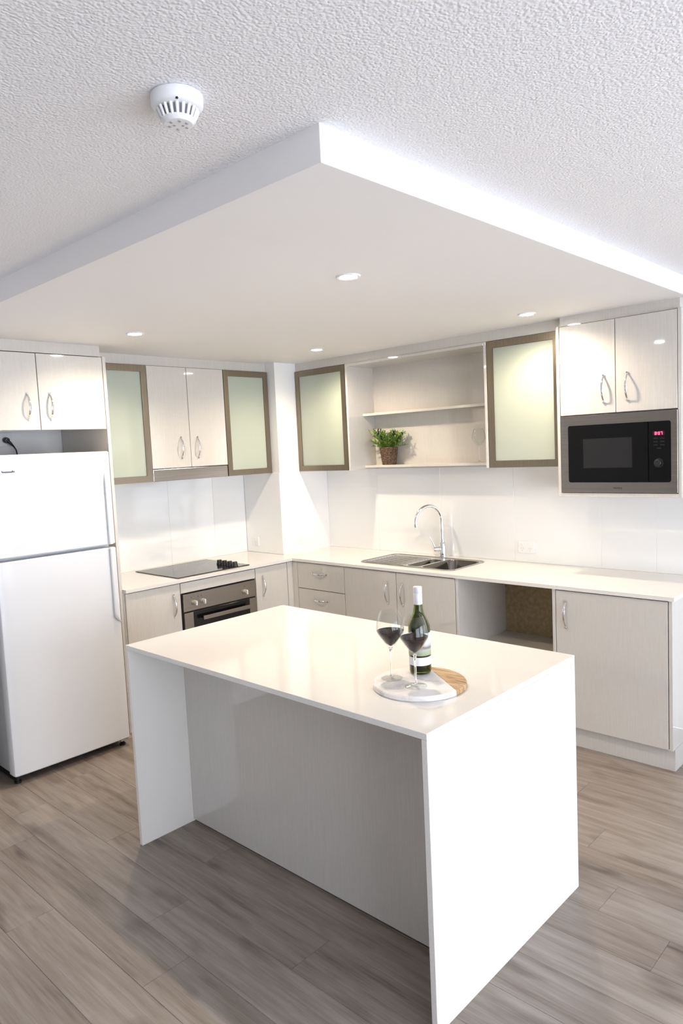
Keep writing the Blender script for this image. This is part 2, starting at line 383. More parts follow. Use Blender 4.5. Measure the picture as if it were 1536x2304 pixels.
# ---- cabinet helpers
def door(t, face, a0, a1, z0, z1, hpos=None, hdir='v', name='door', m='laminate', g=0.0015):
    """a flat door: face = ('x', X) or ('y', Y) is its outer plane, a0..a1 its run"""
    ax, p = face; a0, a1 = min(a0, a1)+g, max(a0, a1)-g
    if ax == 'x': d = t.part(name, B(p-TH+0.001, p, a0, a1, z0+g, z1-g, bev=0.0012, seg=1), m)
    else: d = t.part(name, B(a0, a1, p, p+TH-0.001, z0+g, z1-g, bev=0.0012, seg=1), m)
    if hpos:
        h, z = hpos
        c = (p, h, z) if ax == 'x' else (h, p, z)
        out = (1, 0, 0) if ax == 'x' else (0, -1, 0)
        al = (0, 0, 1) if hdir == 'v' else ((0, 1, 0) if ax == 'x' else (1, 0, 0))
        t.part('handle', bow_handle(c, al, out), 'chrome', parent=d, smooth=True, label='curved chrome bow handle')
    return d
def carcass(t, x0, x1, y0, y1, z0, z1, openside, th=0.016, m='carcass', skip=()):
    """hollow box of boards, open on one side"""
    f = {'left': (x0, x0+th, y0, y1, z0, z1), 'right': (x1-th, x1, y0, y1, z0, z1),
         'near': (x0+th, x1-th, y0, y0+th, z0, z1), 'far': (x0+th, x1-th, y1-th, y1, z0, z1)}
    bm = bmesh.new()
    for k, v in f.items():
        if k != openside and k not in skip: add_box(bm, *v)
    xa, xb, ya, yb = x0+th, x1-th, y0+th, y1-th
    if openside == 'right': xb = x1
    if openside == 'near': ya = y0
    add_box(bm, xa, xb, ya, yb, z0, z0+th); add_box(bm, xa, xb, ya, yb, z1-th, z1)
    t.part('carcass', bm, m)
    return (xa, xb, ya, yb)
def glass_door(t, face, a0, a1, z0, z1, fwid=0.042, dep=0.02):
    """mitred aluminium frame with a frosted pane"""
    ax, p = face; a0 += 0.0015; a1 -= 0.0015; z0 += 0.0015; z1 -= 0.0015
    fr = None
    def P(a, z, d): return (p-d, a, z) if ax == 'x' else (a, p+d, z)
    outer = [(a0, z0), (a1, z0), (a1, z1), (a0, z1)]
    inner = [(a0+fwid, z0+fwid), (a1-fwid, z0+fwid), (a1-fwid, z1-fwid), (a0+fwid, z1-fwid)]
    for k in range(4):
        j = (k+1) % 4; bm = bmesh.new()
        q = [outer[k], outer[j], inner[j], inner[k]]
        # shrink the mitre a hair so the joint shows
        f = [bm.verts.new(P(a, z, 0.0)) for a, z in q]; b = [bm.verts.new(P(a, z, dep)) for a, z in q]
        f2 = [bm.verts.new(P(a, z, 0.0)) for a, z in ()]
        bm.faces.new(f); bm.faces.new(b[::-1])
        for i in range(4):
            l = (i+1) % 4; bm.faces.new((f[i], b[i], b[l], f[l]))
        o = t.part('frame_rail' if k in (0, 2) else 'frame_stile', bm, 'frame')
    e = 0.004; c0, c1, d0, d1 = a0+fwid-e, a1-fwid+e, z0+fwid-e, z1-fwid+e
    bm = bmesh.new()
    if ax == 'x': add_box(bm, p-0.012, p-0.007, c0+e+.0005, c1-e-.0005, d0+e+.0005, d1-e-.0005)
    else: add_box(bm, c0+e+.0005, c1-e-.0005, p+0.007, p+0.012, d0+e+.0005, d1-e-.0005)
    t.part('pane', bm, 'frost', label='pale green frosted glass pane')

# ---- upper cabinets on the cooktop wall
def glass_cab_x(y0, y1, label):
    t = Thing('glass_cabinet', (0.0, (y0+y1)/2, UZ0), label, 'cabinet', 'frosted glass wall cabinets')
    xa, xb, ya, yb = carcass(t, 0.008, UX-0.022, y0+0.001, y1-0.001, UZ0, UZ1, 'right')
    for z in (1.80, 2.06): t.part('shelf', B(xa, xb-0.03, ya, yb, z, z+0.016), 'carcass')
    glass_door(t, ('x', UX), y0, y1, UZ0, UZ1)
glass_cab_x(-1.995, -1.580, 'frosted glass wall cabinet beside the fridge panel, left of the rangehood')
glass_cab_x(-0.948, -0.5245, 'frosted glass wall cabinet between the rangehood doors and the white pillar')
t = Thing('rangehood_cabinet', (0, -1.264, 1.62), 'glossy beige two-door wall cabinet above the steel rangehood', 'cabinet')
t.part('carcass', B(0.008, UX-TH-0.002, -1.578, -0.950, 1.622, UZ1), 'carcass')
door(t, ('x', UX), -1.579, -1.266, 1.62, UZ1, (-1.345, 1.757)); door(t, ('x', UX), -1.265, -0.949, 1.62, UZ1, (-1.207, 1.756))
t = Thing('rangehood', (0.18, -1.264, UZ0), 'slim stainless rangehood under the beige cabinet doors above cooktop', 'rangehood')
t.part('body', B(0.008, 0.338, -1.576, -0.952, UZ0+0.004, 1.62, bev=0.002), 'grey')
t.part('front_panel', B(0.339, 0.358, -1.577, -0.951, UZ0, 1.616, bev=0.003), 'steel')
t.part('filter', B(0.05, 0.32, -1.5, -1.03, UZ0-0.001, UZ0+0.004), 'grey')
# ---- over the fridge
FPX = 0.60
t = Thing('fridge_cabinet', (0.3, -2.44, 1.88), 'beige two-door cabinet over the white fridge', 'cabinet')
t.part('carcass', B(0.06, FPX-TH-0.001, -2.862, -2.024, 1.888, 2.305), 'laminate')
door(t, ('x', FPX), -2.862, -2.4195, 1.880, 2.305, (-2.484, 2.010)); door(t, ('x', FPX), -2.4185, -2.022, 1.880, 2.305, (-2.357, 2.012))
single('tall_panel', B(0.008, FPX+0.001, -2.0205, -2.0005, 0, 2.310, bev=0.001, seg=1), 'laminate', (0.3, -2.01, 0), 'tall beige end panel standing between the fridge and the cooktop bench', 'panel')

# ---- upper cabinets on the sink wall
def glass_cab_y(x0, x1, label):
    t = Thing('glass_cabinet', ((x0+x1)/2, 0, UZ0), label, 'cabinet', 'frosted glass wall cabinets')
    xa, xb, ya, yb = carcass(t, x0+0.001, x1-0.001, UY+0.022, -0.008, UZ0, 2.311, 'near')
    for z in (1.80, 2.06): t.part('shelf', B(xa, xb, ya+0.03, yb, z, z+0.016), 'carcass')
    glass_door(t, ('y', UY), x0, x1, UZ0, 2.311)
glass_cab_y(0.4435, 0.977, 'frosted glass wall cabinet between the pillar and the open shelves')
glass_cab_y(2.171, 2.655, 'frosted glass wall cabinet between the open shelves and the microwave')
t = Thing('open_shelf_unit', (1.57, 0, UZ0), 'open beige shelf unit holding the potted plant', 'shelf')
t.part('side_panel', B(0.979, 0.997, UY, -0.008, UZ0, 2.311, bev=0.001, seg=1), 'laminate')
t.part('side_panel', B(2.150, 2.168, UY, -0.008, UZ0, 2.311, bev=0.001, seg=1), 'laminate')
t.part('top_panel', B(0.997, 2.150, UY, -0.008, 2.293, 2.311, bev=0.001, seg=1), 'laminate')
t.part('back_panel', B(0.997, 2.150, -0.024, -0.008, UZ0+0.02, 2.293), 'laminate')
t.part('shelf', B(0.9975, 2.1495, -0.157, -0.024, 1.932, 1.950, bev=0.001, seg=1), 'laminate')
t.part('shelf', B(0.9975, 2.1495, -0.157, -0.008, 1.547, 1.565, bev=0.001, seg=1), 'laminate', label='bottom shelf')
SHZ = 1.565
# ---- microwave tower
TY, TX0, TX1 = -0.375, 2.660, 3.332
t = Thing('microwave_cabinet', (3.0, -0.18, 1.37), 'beige wall cabinet with two doors above the built-in microwave', 'cabinet')
t.part('side_panel', B(TX0, TX0+0.018, TY, -0.008, 1.368, 2.321, bev=0.001, seg=1), 'laminate')
t.part('side_panel', B(TX1-0.018, TX1, TY, -0.008, 1.368, 2.321, bev=0.001, seg=1), 'laminate')
t.part('bottom_panel', B(TX0+0.018, TX1-0.018, TY, -0.008, 1.368, 1.388, bev=0.001, seg=1), 'laminate')
t.part('carcass', B(TX0+0.018, TX1-0.018, TY+TH+0.001, -0.008, 1.822, 2.3195), 'laminate')
door(t, ('y', TY), 2.680, 2.9955, 1.822, 2.318, (2.932, 1.953)); door(t, ('y', TY), 2.9965, 3.3125, 1.822, 2.318, (3.060, 1.955))

# ---- base cabinets, cooktop wall
def kick_x(t, y0, y1): t.part('kickboard', B(0.545, 0.561, y0, y1, 0, KZ-0.002), 'laminate')
def kick_y(t, x0, x1): t.part('kickboard', B(x0, x1, -0.572, -0.556, 0, KZ-0.002), 'laminate')
t = Thing('base_cabinet', (0.3, -1.8, 0), 'grey-beige base cabinet between the fridge panel and the oven', 'cabinet')
t.part('body', B(0.008, DX-TH-0.001, -1.999, -1.601, KZ, BT-0.001), 'carcass'); kick_x(t, -1.999, -1.6)
door(t, ('x', DX), -1.996, -1.602, KZ, BT-0.006, (-1.657, 0.735))
t = Thing('oven_cabinet', (0.3, -1.285, 0), 'base cabinet housing the steel oven under the cooktop', 'cabinet')
t.part('side_panel', B(0.008, DX-TH, -1.5995, -1.5835, KZ, BT-0.001), 'carcass'); t.part('side_panel', B(0.008, DX-TH, -0.9865, -0.9705, KZ, BT-0.001), 'carcass')
door(t, ('x', DX), -1.600, -0.970, 0.803, BT-0.006, name='filler_panel'); kick_x(t, -1.5995, -0.97)
t = Thing('corner_cabinet', (0.3, -0.8, 0), 'base cabinet in the inner corner right of the oven', 'cabinet')
t.part('body', B(0.008, DX-TH-0.001, -0.969, -0.5245, KZ, BT-0.001), 'carcass'); kick_x(t, -0.969, -0.6)
door(t, ('x', DX), -0.968, -0.662, KZ, BT-0.006, (-0.903, 0.738))
t.part('filler_strip', B(DX-TH, DX, -0.660, -0.590, KZ, BT-0.006), 'laminate')
# ---- base cabinets, sink wall
t = Thing('drawer_cabinet', (0.9, -0.3, 0), 'base cabinet with a stack of drawers in the inner corner', 'cabinet')
t.part('body', B(0.64, 1.150, DY+TH+0.001, -0.008, KZ, BT-0.001), 'carcass'); kick_y(t, 0.5625, 1.151)
t.part('filler_strip', B(0.6235, 0.673, DY, DY+TH-0.001, KZ, BT-0.006), 'laminate')
for z0, z1 in ((0.680, 0.874), (0.488, 0.678), (0.303, 0.486), (KZ, 0.301)):
    door(t, ('y', DY), 0.674, 1.151, z0, z1, (0.909, z1-0.073), 'h', name='drawer')
t = Thing('sink_cabinet', (1.62, -0.3, 0), 'two-door base cabinet under the sink', 'cabinet')
bm = bmesh.new(); add_box(bm, 1.1525, 1.1685, DY+TH+0.001, -0.008, KZ, BT-0.001); add_box(bm, 2.066, 2.082, DY+TH+0.001, -0.008, KZ, BT-0.001); add_box(bm, 1.1685, 2.066, DY+TH+0.001, -0.008, KZ, KZ+0.016); add_box(bm, 1.1685, 2.066, -0.016, -0.008, KZ+0.016, BT-0.2)
t.part('body', bm, 'carcass'); kick_y(t, 1.1515, 2.083)
door(t, ('y', DY), 1.1525, 1.6195, KZ, BT-0.006, (1.545, 0.733)); door(t, ('y', DY), 1.6205, 2.0825, KZ, BT-0.006, (1.673, 0.733))
t = Thing('open_bay', (2.41, -0.3, 0), 'empty open appliance bay under the worktop', 'cabinet')
t.part('side_panel', B(2.0855, 2.1035, DY, -0.008, KZ, BT-0.001, bev=0.001, seg=1), 'laminate'); t.part('side_panel', B(2.7235, 2.7415, DY, -0.008, KZ, BT-0.001, bev=0.001, seg=1), 'laminate')
t.part('back_panel', B(2.1035, 2.7235, -0.05, -0.034, 0.43, BT-0.001), 'ply', label='raw tan board back')
t.part('bottom_panel', B(2.1035, 2.7235, -0.585, -0.034, 0.412, 0.43), 'laminate'); kick_y(t, 2.0835, 2.743)
t.part('apron', B(2.1035, 2.7235, -0.585, -0.567, KZ, 0.412), 'laminate')
t = Thing('base_cabinet', (3.05, -0.3, 0), 'wide single-door base cabinet at the free end of the worktop', 'cabinet')
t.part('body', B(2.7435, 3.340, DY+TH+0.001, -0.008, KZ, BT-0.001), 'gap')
door(t, ('y', DY), 2.7435, 3.337, KZ, BT-0.006, (2.803, 0.742))
bm = bmesh.new(); add_box(bm, 3.3405, 3.357, DY, -0.008, KZ, BT-0.001); t.part('end_panel', bm, 'laminate')
t.part('kickboard', B(2.7435, 3.3415, -0.572, -0.556, 0, KZ-0.002), 'laminate'); t.part('kickboard', B(3.3415, 3.357, -0.572, -0.008, 0, KZ-0.0015), 'laminate')

# ================================================================== island
IX0, IX1, IY0, IY1 = 1.795, 3.400, -2.668, -1.757
t = Thing('kitchen_island', ((IX0+IX1)/2, (IY0+IY1)/2, 0), 'white stone waterfall island in the middle of the kitchen', 'island')
t.part('top_slab', B(IX0, IX1, IY0, IY1, 0.88, 0.90, bev=0.0015), 'stone')
t.part('end_panel', B(IX0, IX0+0.02, IY0, IY1, 0, 0.8795, bev=0.0015), 'stone'); t.part('end_panel', B(IX1-0.02, IX1, IY0, IY1, 0, 0.8795, bev=0.0015), 'stone')
t.part('back_panel', B(IX0+0.0205, IX1-0.0205, -2.398, -2.380, 0.012, 0.8795), 'laminate')
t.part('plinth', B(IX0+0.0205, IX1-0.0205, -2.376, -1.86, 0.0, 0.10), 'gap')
t.part('body', B(IX0+0.0205, IX1-0.0205, -2.3795, -1.80, 0.1005, 0.8795), 'carcass')
n = 3; wd = (IX1-IX0-0.042)/n
for i in range(n):
    a = IX0+0.021+i*wd
    d = t.part('door', B(a+0.0015, a+wd-0.0015, -1.799, -1.781, 0.102, 0.874, bev=0.001, seg=1), 'laminate')
    t.part('handle', bow_handle((a+wd-0.06, -1.781, 0.73), (0, 0, 1), (0, 1, 0)), 'chrome', parent=d, smooth=True)

# ================================================================== fridge
FX, FY0, FY1, FZ = 0.775, -2.790, -2.112, 1.747
t = Thing('refrigerator', (0.4, (FY0+FY1)/2, 0), 'tall white top-freezer fridge under the beige cabinet', 'refrigerator')
t.part('body', B(0.05, FX-0.078, FY0+0.006, FY1-0.006, 0.055, FZ-0.012, bev=0.006), 'fridge')
def fridge_door(name, z0, z1):
    bm = bmesh.new(); n = 10; pts = []
    ym, hw = (FY0+FY1)/2, (FY1-FY0)/2
    # slightly bowed front with rounded vertical edges
    prof = [(FX-0.07, -1.0), (FX-0.016, -1.0), (FX-0.0075, -0.988), (FX-0.004, -0.965)]
    prof += [(FX-0.004*(u*u)**1.0, u) for u in [-0.8, -0.55, -0.3, 0, 0.3, 0.55, 0.8]] + [(FX-0.004, 0.965), (FX-0.0075, 0.988), (FX-0.016, 1.0), (FX-0.07, 1.0)]
    def lp(z, sh): return [Vector((x-(sh if x > FX-0.05 else 0), ym+u*(hw-sh), z)) for x, u in prof]
    loft(bm, [lp(z0, 0.006), lp(z0+0.006, 0), lp(z1-0.006, 0), lp(z1, 0.006)], True, True)
    return t.part(name, bm, 'fridge', smooth=True)
fz = fridge_door('freezer_door', 1.210, FZ); fd = fridge_door('fridge_door', 0.048, 1.193)
def grip(parent, z0, z1, taper_top):
    """long edge grip standing proud of the door, its ends swept back into it"""
    bm = bmesh.new(); n = 26; pts = []; rad = []
    for i in range(n+1):
        u = i/n; z = z0+(z1-z0)*u; e = min(u, 1-u)
        end = u if taper_top == 'bottom' else 1-u
        k = min(1, end/0.12); s = math.sin(k*PI/2)
        yy = FY1-0.040 + (0.034*(1-s) if taper_top == 'bottom' else 0.012*(1-s))
        pts.append((FX-0.006+0.017*s, yy, z)); rad.append(0.0045+0.0065*s)
    tube(bm, pts, rad, 12, flat=0.9, ref=(1, 0, 0))
    t.part('handle', bm, 'fridge', parent=parent, smooth=True, label='long white edge handle')
grip(fz, 1.215, 1.64, 'top'); grip(fd, 0.752, 1.188, 'bottom')
bm = bmesh.new()   # small grey script badge, not legible in the photograph
pts = [(FX-0.0005, -2.722+0.0026*i, 1.658+0.0022*math.sin(i*1.9)+(0.006 if i in (0, 21) else 0)) for i in range(26)]
tube(bm, pts, 0.0024, 6); t.part('badge', bm, 'badge', parent=fz, smooth=True)
t.part('plinth', B(0.08, FX-0.09, FY0+0.02, FY1-0.02, 0.012, 0.055), 'black')
for yy in (FY0+0.03, FY1-0.03):
    for xx in (FX-0.05, 0.14):
        bm = bmesh.new(); cyl(bm, (xx, yy, 0), (xx, yy, 0.012), 0.017, seg=16); cyl(bm, (xx, yy, 0.012), (xx, yy, 0.05), 0.011, seg=16); t.part('foot', bm, 'black')
t.part('hinge', B(FX-0.07, FX-0.01, FY1-0.06, FY1-0.012, 0.036, 0.047, bev=0.002), 'grey')

# ================================================================== oven
OX = 0.628; OY0, OY1 = -1.594, -0.975
t = Thing('oven', (0.32, (OY0+OY1)/2, 0.2), 'built-in stainless oven with three knobs below the cooktop', 'oven')
t.part('body', B(0.05, OX-0.03, -1.582, -0.988, 0.19, 0.79), 'black')
t.part('surround', B(OX-0.029, OX-0.010, OY0, OY1, 0.185, 0.799, bev=0.001, seg=1), 'black')
pn = t.part('control_panel', B(OX-0.010, OX+0.004, OY0+0.004, OY1-0.004, 0.680, 0.795, bev=0.002), 'steel')
dr = t.part('oven_door', B(OX-0.010, OX+0.008, OY0+0.004, OY1-0.004, 0.19, 0.672, bev=0.002), 'steel')
t.part('window', B(OX+0.0082, OX+0.011, -1.520, -1.046, 0.21, 0.6715, bev=0.001, seg=1), 'blackglass', parent=dr)
bm = bmesh.new(); add_box(bm, OX+0.040, OX+0.052, -1.470, -1.060, 0.612, 0.640, bev=0.003)
for yy in (-1.44, -1.09): add_box(bm, OX+0.0105, OX+0.0405, yy-0.008, yy+0.008, 0.616, 0.634)
t.part('handle', bm, 'steel', parent=dr)
for yy, zz in ((-1.505, 0.730), (-1.437, 0.729), (-1.078, 0.727)):
    bm = bmesh.new(); cyl(bm, (OX+0.004, yy, zz), (OX+0.010, yy, zz), 0.018, 0.0175, 28); cyl(bm, (OX+0.010, yy, zz), (OX+0.026, yy, zz), 0.0155, 0.0145, 28, bev=0.002)
    k = t.part('knob', bm, 'knobmetal', smooth=True)
    t.part('grip', B(OX+0.026, OX+0.034, yy-0.0045, yy+0.0045, zz-0.016, zz+0.016, bev=0.002), 'white', parent=k)
for yy, zz in ((-1.528, 0.768), (-1.475, 0.767), (-1.448, 0.767), (-1.08, 0.765)):
    bm = bmesh.new(); cyl(bm, (OX+0.0035, yy, zz), (OX+0.0046, yy, zz), 0.0032, seg=10); t.part('mark', bm, 'black')

# ================================================================== cooktop
t = Thing('cooktop', (0.33, -1.30, 0.9), 'black glass ceramic cooktop with four knobs on the bench', 'cooktop')
t.part('glass_top', B(0.068, 0.592, -1.594, -0.990, 0.9002, 0.9062, bev=0.0015), 'cookglass')
for xx in (0.390, 0.450, 0.510, 0.570):
    bm = bmesh.new(); yy = -1.095
    lathe(bm, [(0, 0), (0.022, 0), (0.021, 0.010), (0.0185, 0.012), (0.0175, 0.030), (0.015, 0.033), (0, 0.033)], (xx-0.012, yy, 0.9062), 24)
    k = t.part('knob', bm, 'black', smooth=True)
    t.part('pointer', B(xx-0.0145, xx-0.0095, yy-0.016, yy+0.016, 0.9388, 0.9405, bev=0.0005, seg=1), 'chrome', parent=k)
for xx, yy, rr in ((0.2, -1.45, 0.085), (0.45, -1.43, 0.075), (0.2, -1.17, 0.075)):
    bm = bmesh.new(); lathe(bm, [(rr-0.0015, 0), (rr, 0), (rr, 0.0002), (rr-0.0015, 0.0002)], (xx, yy, 0.9061), 48, close=True); t.part('cooking_ring', bm, 'grey')

# ================================================================== sink and tap
t = Thing('sink', (1.61, -0.315, 0.74), 'stainless steel sink with ribbed drainer set in the worktop', 'sink')
Z = 0.9022
bowls = [(1.612, 1.715, -0.485, -0.195, 0.03, 0.80), (1.733, 1.986, -0.500, -0.138, 0.055, 0.735)]
bm = bmesh.new()
out0 = rrect(1.212, 2.006, -0.526, -0.104, 0.055, Z, 8)
loops = [out0] + [rrect(a, b, c, d, r, Z, 8) for a, b, c, d, r, zz in bowls]
es = []
rim_top = None
for i, lp in enumerate(loops):
    vs = [bm.verts.new(p) for p in lp]
    if i == 0: rim_top = vs
    es += [bm.edges.new((vs[k], vs[(k+1) % len(vs)])) for k in range(len(vs))]
bmesh.ops.triangle_fill(bm, use_beauty=True, use_dissolve=False, edges=es)
lowv = [bm.verts.new((v.co.x+(1.609-v.co.x)*-0.002, v.co.y, 0.9004)) for v in rim_top]
for k in range(len(rim_top)):
    j = (k+1) % len(rim_top); bm.faces.new((rim_top[k], rim_top[j], lowv[j], lowv[k]))
t.part('deck', bm, 'sinksteel')
for a, b, c, d, r, zb in bowls:
    bm = bmesh.new()
    lps = [rrect(a, b, c, d, r, Z, 8), rrect(a+.002, b-.002, c+.002, d-.002, r, Z-.004, 8), rrect(a+.006, b-.006, c+.006, d-.006, r, zb+.02, 8), rrect(a+.014, b-.014, c+.014, d-.014, r*0.8, zb+.004, 8), rrect(a+.03, b-.03, c+.03, d-.03, r*0.6, zb, 8)]
    loft(bm, lps, False, True); o = t.part('bowl', bm, 'shadedsteel', smooth=True)
    bm = bmesh.new(); lathe(bm, [(0, 0), (0.02, 0), (0.024, 0.002), (0.026, 0.0005)], ((a+b)/2, (c+d)/2, zb+.0006), 24); t.part('drain', bm, 'chrome', parent=o, smooth=True)
for i in range(11):
    yy = -0.485+i*0.031
    t.part('drainer_rib', B(1.262, 1.590, yy-0.004, yy+0.004, Z-0.001, Z+0.0032, bev=0.0015, seg=2), 'sinksteel', smooth=True)
bm = bmesh.new(); tube(bm, [p + Vector((0, 0, 0.0012)) for p in rrect(1.218, 2.0, -0.520, -0.110, 0.05, Z, 8)] + [rrect(1.218, 2.0, -0.520, -0.110, 0.05, Z, 8)[0] + Vector((0, 0, 0.0012))], 0.0035, 8)
t.part('rim', bm, 'sinksteel', smooth=True)

tx, ty = 1.613, -0.062
t = Thing('tap', (tx, ty, 0.9), 'chrome gooseneck mixer tap behind the sink', 'tap')
bm = bmesh.new(); lathe(bm, [(0, 0), (0.028, 0), (0.028, 0.006), (0.0235, 0.010), (0.0225, 0.098), (0.018, 0.106), (0, 0.106)], (tx, ty, 0.9003), 32); t.part('body', bm, 'chrome', smooth=True)
dv = Vector((-0.30, -1, 0)).normalized(); R_ = 0.113
pts = [Vector((tx, ty, 1.0)), Vector((tx, ty, 1.06)), Vector((tx, ty, 1.12))]; zc_ = 1.158
for i in range(25):
    a = PI - PI*1.04*i/24
    pts.append(Vector((tx, ty, zc_)) + dv*(R_ + R_*math.cos(a)) + Vector((0, 0, R_*math.sin(a))))
bm = bmesh.new(); tube(bm, pts, 0.0118, 16); sp = t.part('spout', bm, 'chrome', smooth=True)
e = pts[-1]; e2 = (pts[-1]-pts[-2]).normalized(); bm = bmesh.new(); cyl(bm, e-e2*0.004, e+e2*0.012, 0.0135, seg=20); t.part('aerator', bm, 'chrome', parent=sp, smooth=True)
s = Vector((-0.72, -0.69, 0)); p = Vector((tx, ty, 0.957)); bm = bmesh.new(); cyl(bm, p+s*0.015, p+s*0.062, 0.0185, 0.0185, 24, bev=0.003); mx_ = t.part('mixer_hub', bm, 'chrome', smooth=True)
bm = bmesh.new(); q = p+s*0.055; tube(bm, [q+Vector((0, 0, 0.015)), q+s*0.012+Vector((0, 0, 0.045)), q+s*0.032+Vector((0, 0, 0.085))], [0.0055, 0.005, 0.0042], 10); t.part('lever', bm, 'chrome', parent=mx_, smooth=True)

# ================================================================== microwave
t = Thing('microwave', (3.0, -0.2, 1.39), 'built-in black microwave with a steel trim frame', 'microwave')
mx0, mx1, mz0, mz1 = 2.6815, 3.3125, 1.391, 1.8185; ix0, ix1, iz0, iz1 = 2.725, 3.280, 1.448, 1.764
YF = TY-0.004
t.part('body', B(mx0+0.02, mx1-0.02, TY+0.02, -0.02, mz0+0.01, mz1-0.01), 'black')
bm = bmesh.new(); k = 5
def rr_xz(x0, x1, z0, z1, r, y): return [Vector((p.x, y, p.y)) for p in rrect(x0, x1, z0, z1, r, 0, k)]
loft(bm, [rr_xz(mx0+.003, mx1-.003, mz0+.003, mz1-.003, .002, TY+0.018), rr_xz(mx0, mx1, mz0, mz1, .002, TY+0.016), rr_xz(mx0, mx1, mz0, mz1, .002, YF+0.0015), rr_xz(mx0+.0015, mx1-.0015, mz0+.0015, mz1-.0015, .002, YF), rr_xz(ix0, ix1, iz0, iz1, .012, YF), rr_xz(ix0, ix1, iz0, iz1, .012, TY+0.018)])
t.part('trim_frame', bm, 'trimsteel', smooth=False, label='brushed steel trim frame')
xs_ = 3.166
d = t.part('door', B(ix0+0.001, xs_-0.0015, YF+0.001, YF+0.016, iz0+0.001, iz1-0.001, bev=0.002), 'mwglass')
t.part('window', B(2.812, 3.082, YF+0.0004, YF+0.0012, 1.527, 1.688), 'mwwindow', parent=d)
c = t.part('control_panel', B(xs_+0.0015, ix1-0.001, YF+0.001, YF+0.016, iz0+0.001, iz1-0.001, bev=0.002), 'mwglass')
t.part('display', B(3.190, 3.248, YF+0.0002, YF+0.0012, 1.690, 1.712), 'ledback', parent=c)
SEG = {'0': 'abcdef', '7': 'abc', '8': 'abcdefg'}
bm = bmesh.new(); yq0, yq1 = YF-0.0006, YF+0.0006
def digit(ch, x, z, w_=0.0085, h_=0.0155, th=0.0022):
    q = {'a': (x, x+w_, z+h_-th, z+h_), 'd': (x, x+w_, z, z+th), 'g': (x, x+w_, z+h_/2-th/2, z+h_/2+th/2), 'f': (x, x+th, z+h_/2, z+h_), 'e': (x, x+th, z, z+h_/2), 'b': (x+w_-th, x+w_, z+h_/2, z+h_), 'c': (x+w_-th, x+w_, z, z+h_/2)}
    for s_ in SEG[ch]:
        a, b, e_, f_ = q[s_]; add_box(bm, a, b, yq0, yq1, e_, f_)
digit('8', 3.200, 1.6935); digit('0', 3.2165, 1.6935); digit('7', 3.2295, 1.6935)
for zz in (1.698, 1.705): add_box(bm, 3.2108, 3.213, yq0, yq1, zz-0.001, zz+0.001)
t.part('digits', bm, 'led', parent=c)
for i, zz in enumerate((1.672, 1.655, 1.638, 1.621)):
    for xx in ((3.192, 3.226) if i < 3 else (3.209,)):
        t.part('button', B(xx, xx+0.022, YF-0.0004, YF+0.0012, zz, zz+0.006, bev=0.0004, seg=1), 'mwwindow', parent=c)
bm = bmesh.new(); cyl(bm, (3.219, YF+0.001, 1.548), (3.219, YF-0.004, 1.548), 0.024, seg=32); cyl(bm, (3.219, YF-0.004, 1.548), (3.219, YF-0.022, 1.548), 0.019, 0.0175, 32, bev=0.002)
t.part('dial', bm, 'black', parent=c, smooth=True)
fc = bpy.data.curves.new('brand_lettering', 'FONT'); fc.body = 'HÄFELE'; fc.size = 0.0145; fc.align_x = 'CENTER'; fc.extrude = 0.0002; fc.materials.append(M['black'])
o = bpy.data.objects.new('lettering_source', fc); COL.objects.link(o); bpy.context.view_layer.update()
me = bpy.data.meshes.new_from_object(o); me.name = 'brand_lettering'; bpy.data.objects.remove(o)
o = bpy.data.objects.new('brand_lettering', me); COL.objects.link(o); o.parent = t.o; o.location = Vector((3.003, YF-0.0003, 1.412)) - t.base; o.rotation_euler = (PI/2, 0, 0)

# ================================================================== electrical
def outlet(loc, axis, label, wd=0.117, ht=0.074, n=2):
    """wall power point: plate, switches and slanted pin slots"""
    t = Thing('power_outlet', loc, label, 'outlet'); x, y, z = loc
    def bx(a0, a1, d0, d1, z0, z1, bev=0):
        if axis == 'y': return B(x+a0, x+a1, y-d1, y-d0, z+z0, z+z1, bev=bev)
        return B(x+d0, x+d1, y+a0, y+a1, z+z0, z+z1, bev=bev)
    pl = t.part('plate', bx(-wd/2, wd/2, 0, 0.009, -ht/2, ht/2, 0.002), 'white')
    for i in range(n):
        cx = 0 if n == 1 else (-0.028 if i == 0 else 0.028)
        t.part('switch', bx(cx-0.006, cx+0.006, 0.009, 0.012, 0.012, 0.026, 0.001), 'white', parent=pl)
        for dx in (-0.009, 0.006): t.part('slot', bx(cx+dx, cx+dx+0.003, 0.0088, 0.0094, -0.012, 0.0), 'seam', parent=pl)
        t.part('slot', bx(cx-0.0015, cx+0.0015, 0.0088, 0.0094, -0.026, -0.016), 'seam', parent=pl)
    return t
outlet((2.244, -GT-0.0003, 0.998), 'y', 'double white power outlet on the splashback right of the tap')
outlet((0.125, -0.5278, 0.99), 'y', 'white power outlet on the pillar return beside the cooktop', 0.07, 0.07, 1)
outlet((0.4423, -0.345, 0.998), 'x', 'white power outlet on the bright side face of the pillar', 0.075, 0.07, 1)
outlet((0.0003, -2.40, 1.845), 'x', 'white power outlet on the wall above the fridge', 0.117, 0.074, 2)
t = Thing('fridge_lead', (0.012, -2.382, 1.84), 'black plug and cord hanging down behind the fridge', 'cord')
bm = bmesh.new(); cyl(bm, (0.0126, -2.385, 1.848), (0.040, -2.385, 1.846), 0.019, 0.017, 20, bev=0.003); t.part('plug', bm, 'black', smooth=True)
bm = bmesh.new(); tube(bm, [(0.034, -2.385, 1.846), (0.040, -2.368, 1.828), (0.040, -2.350, 1.808), (0.036, -2.335, 1.785), (0.028, -2.325, 1.74), (0.025, -2.32, 1.55)], [0.011, 0.009, 0.005, 0.004, 0.004, 0.004], 10); t.part('cable', bm, 'black', smooth=True)

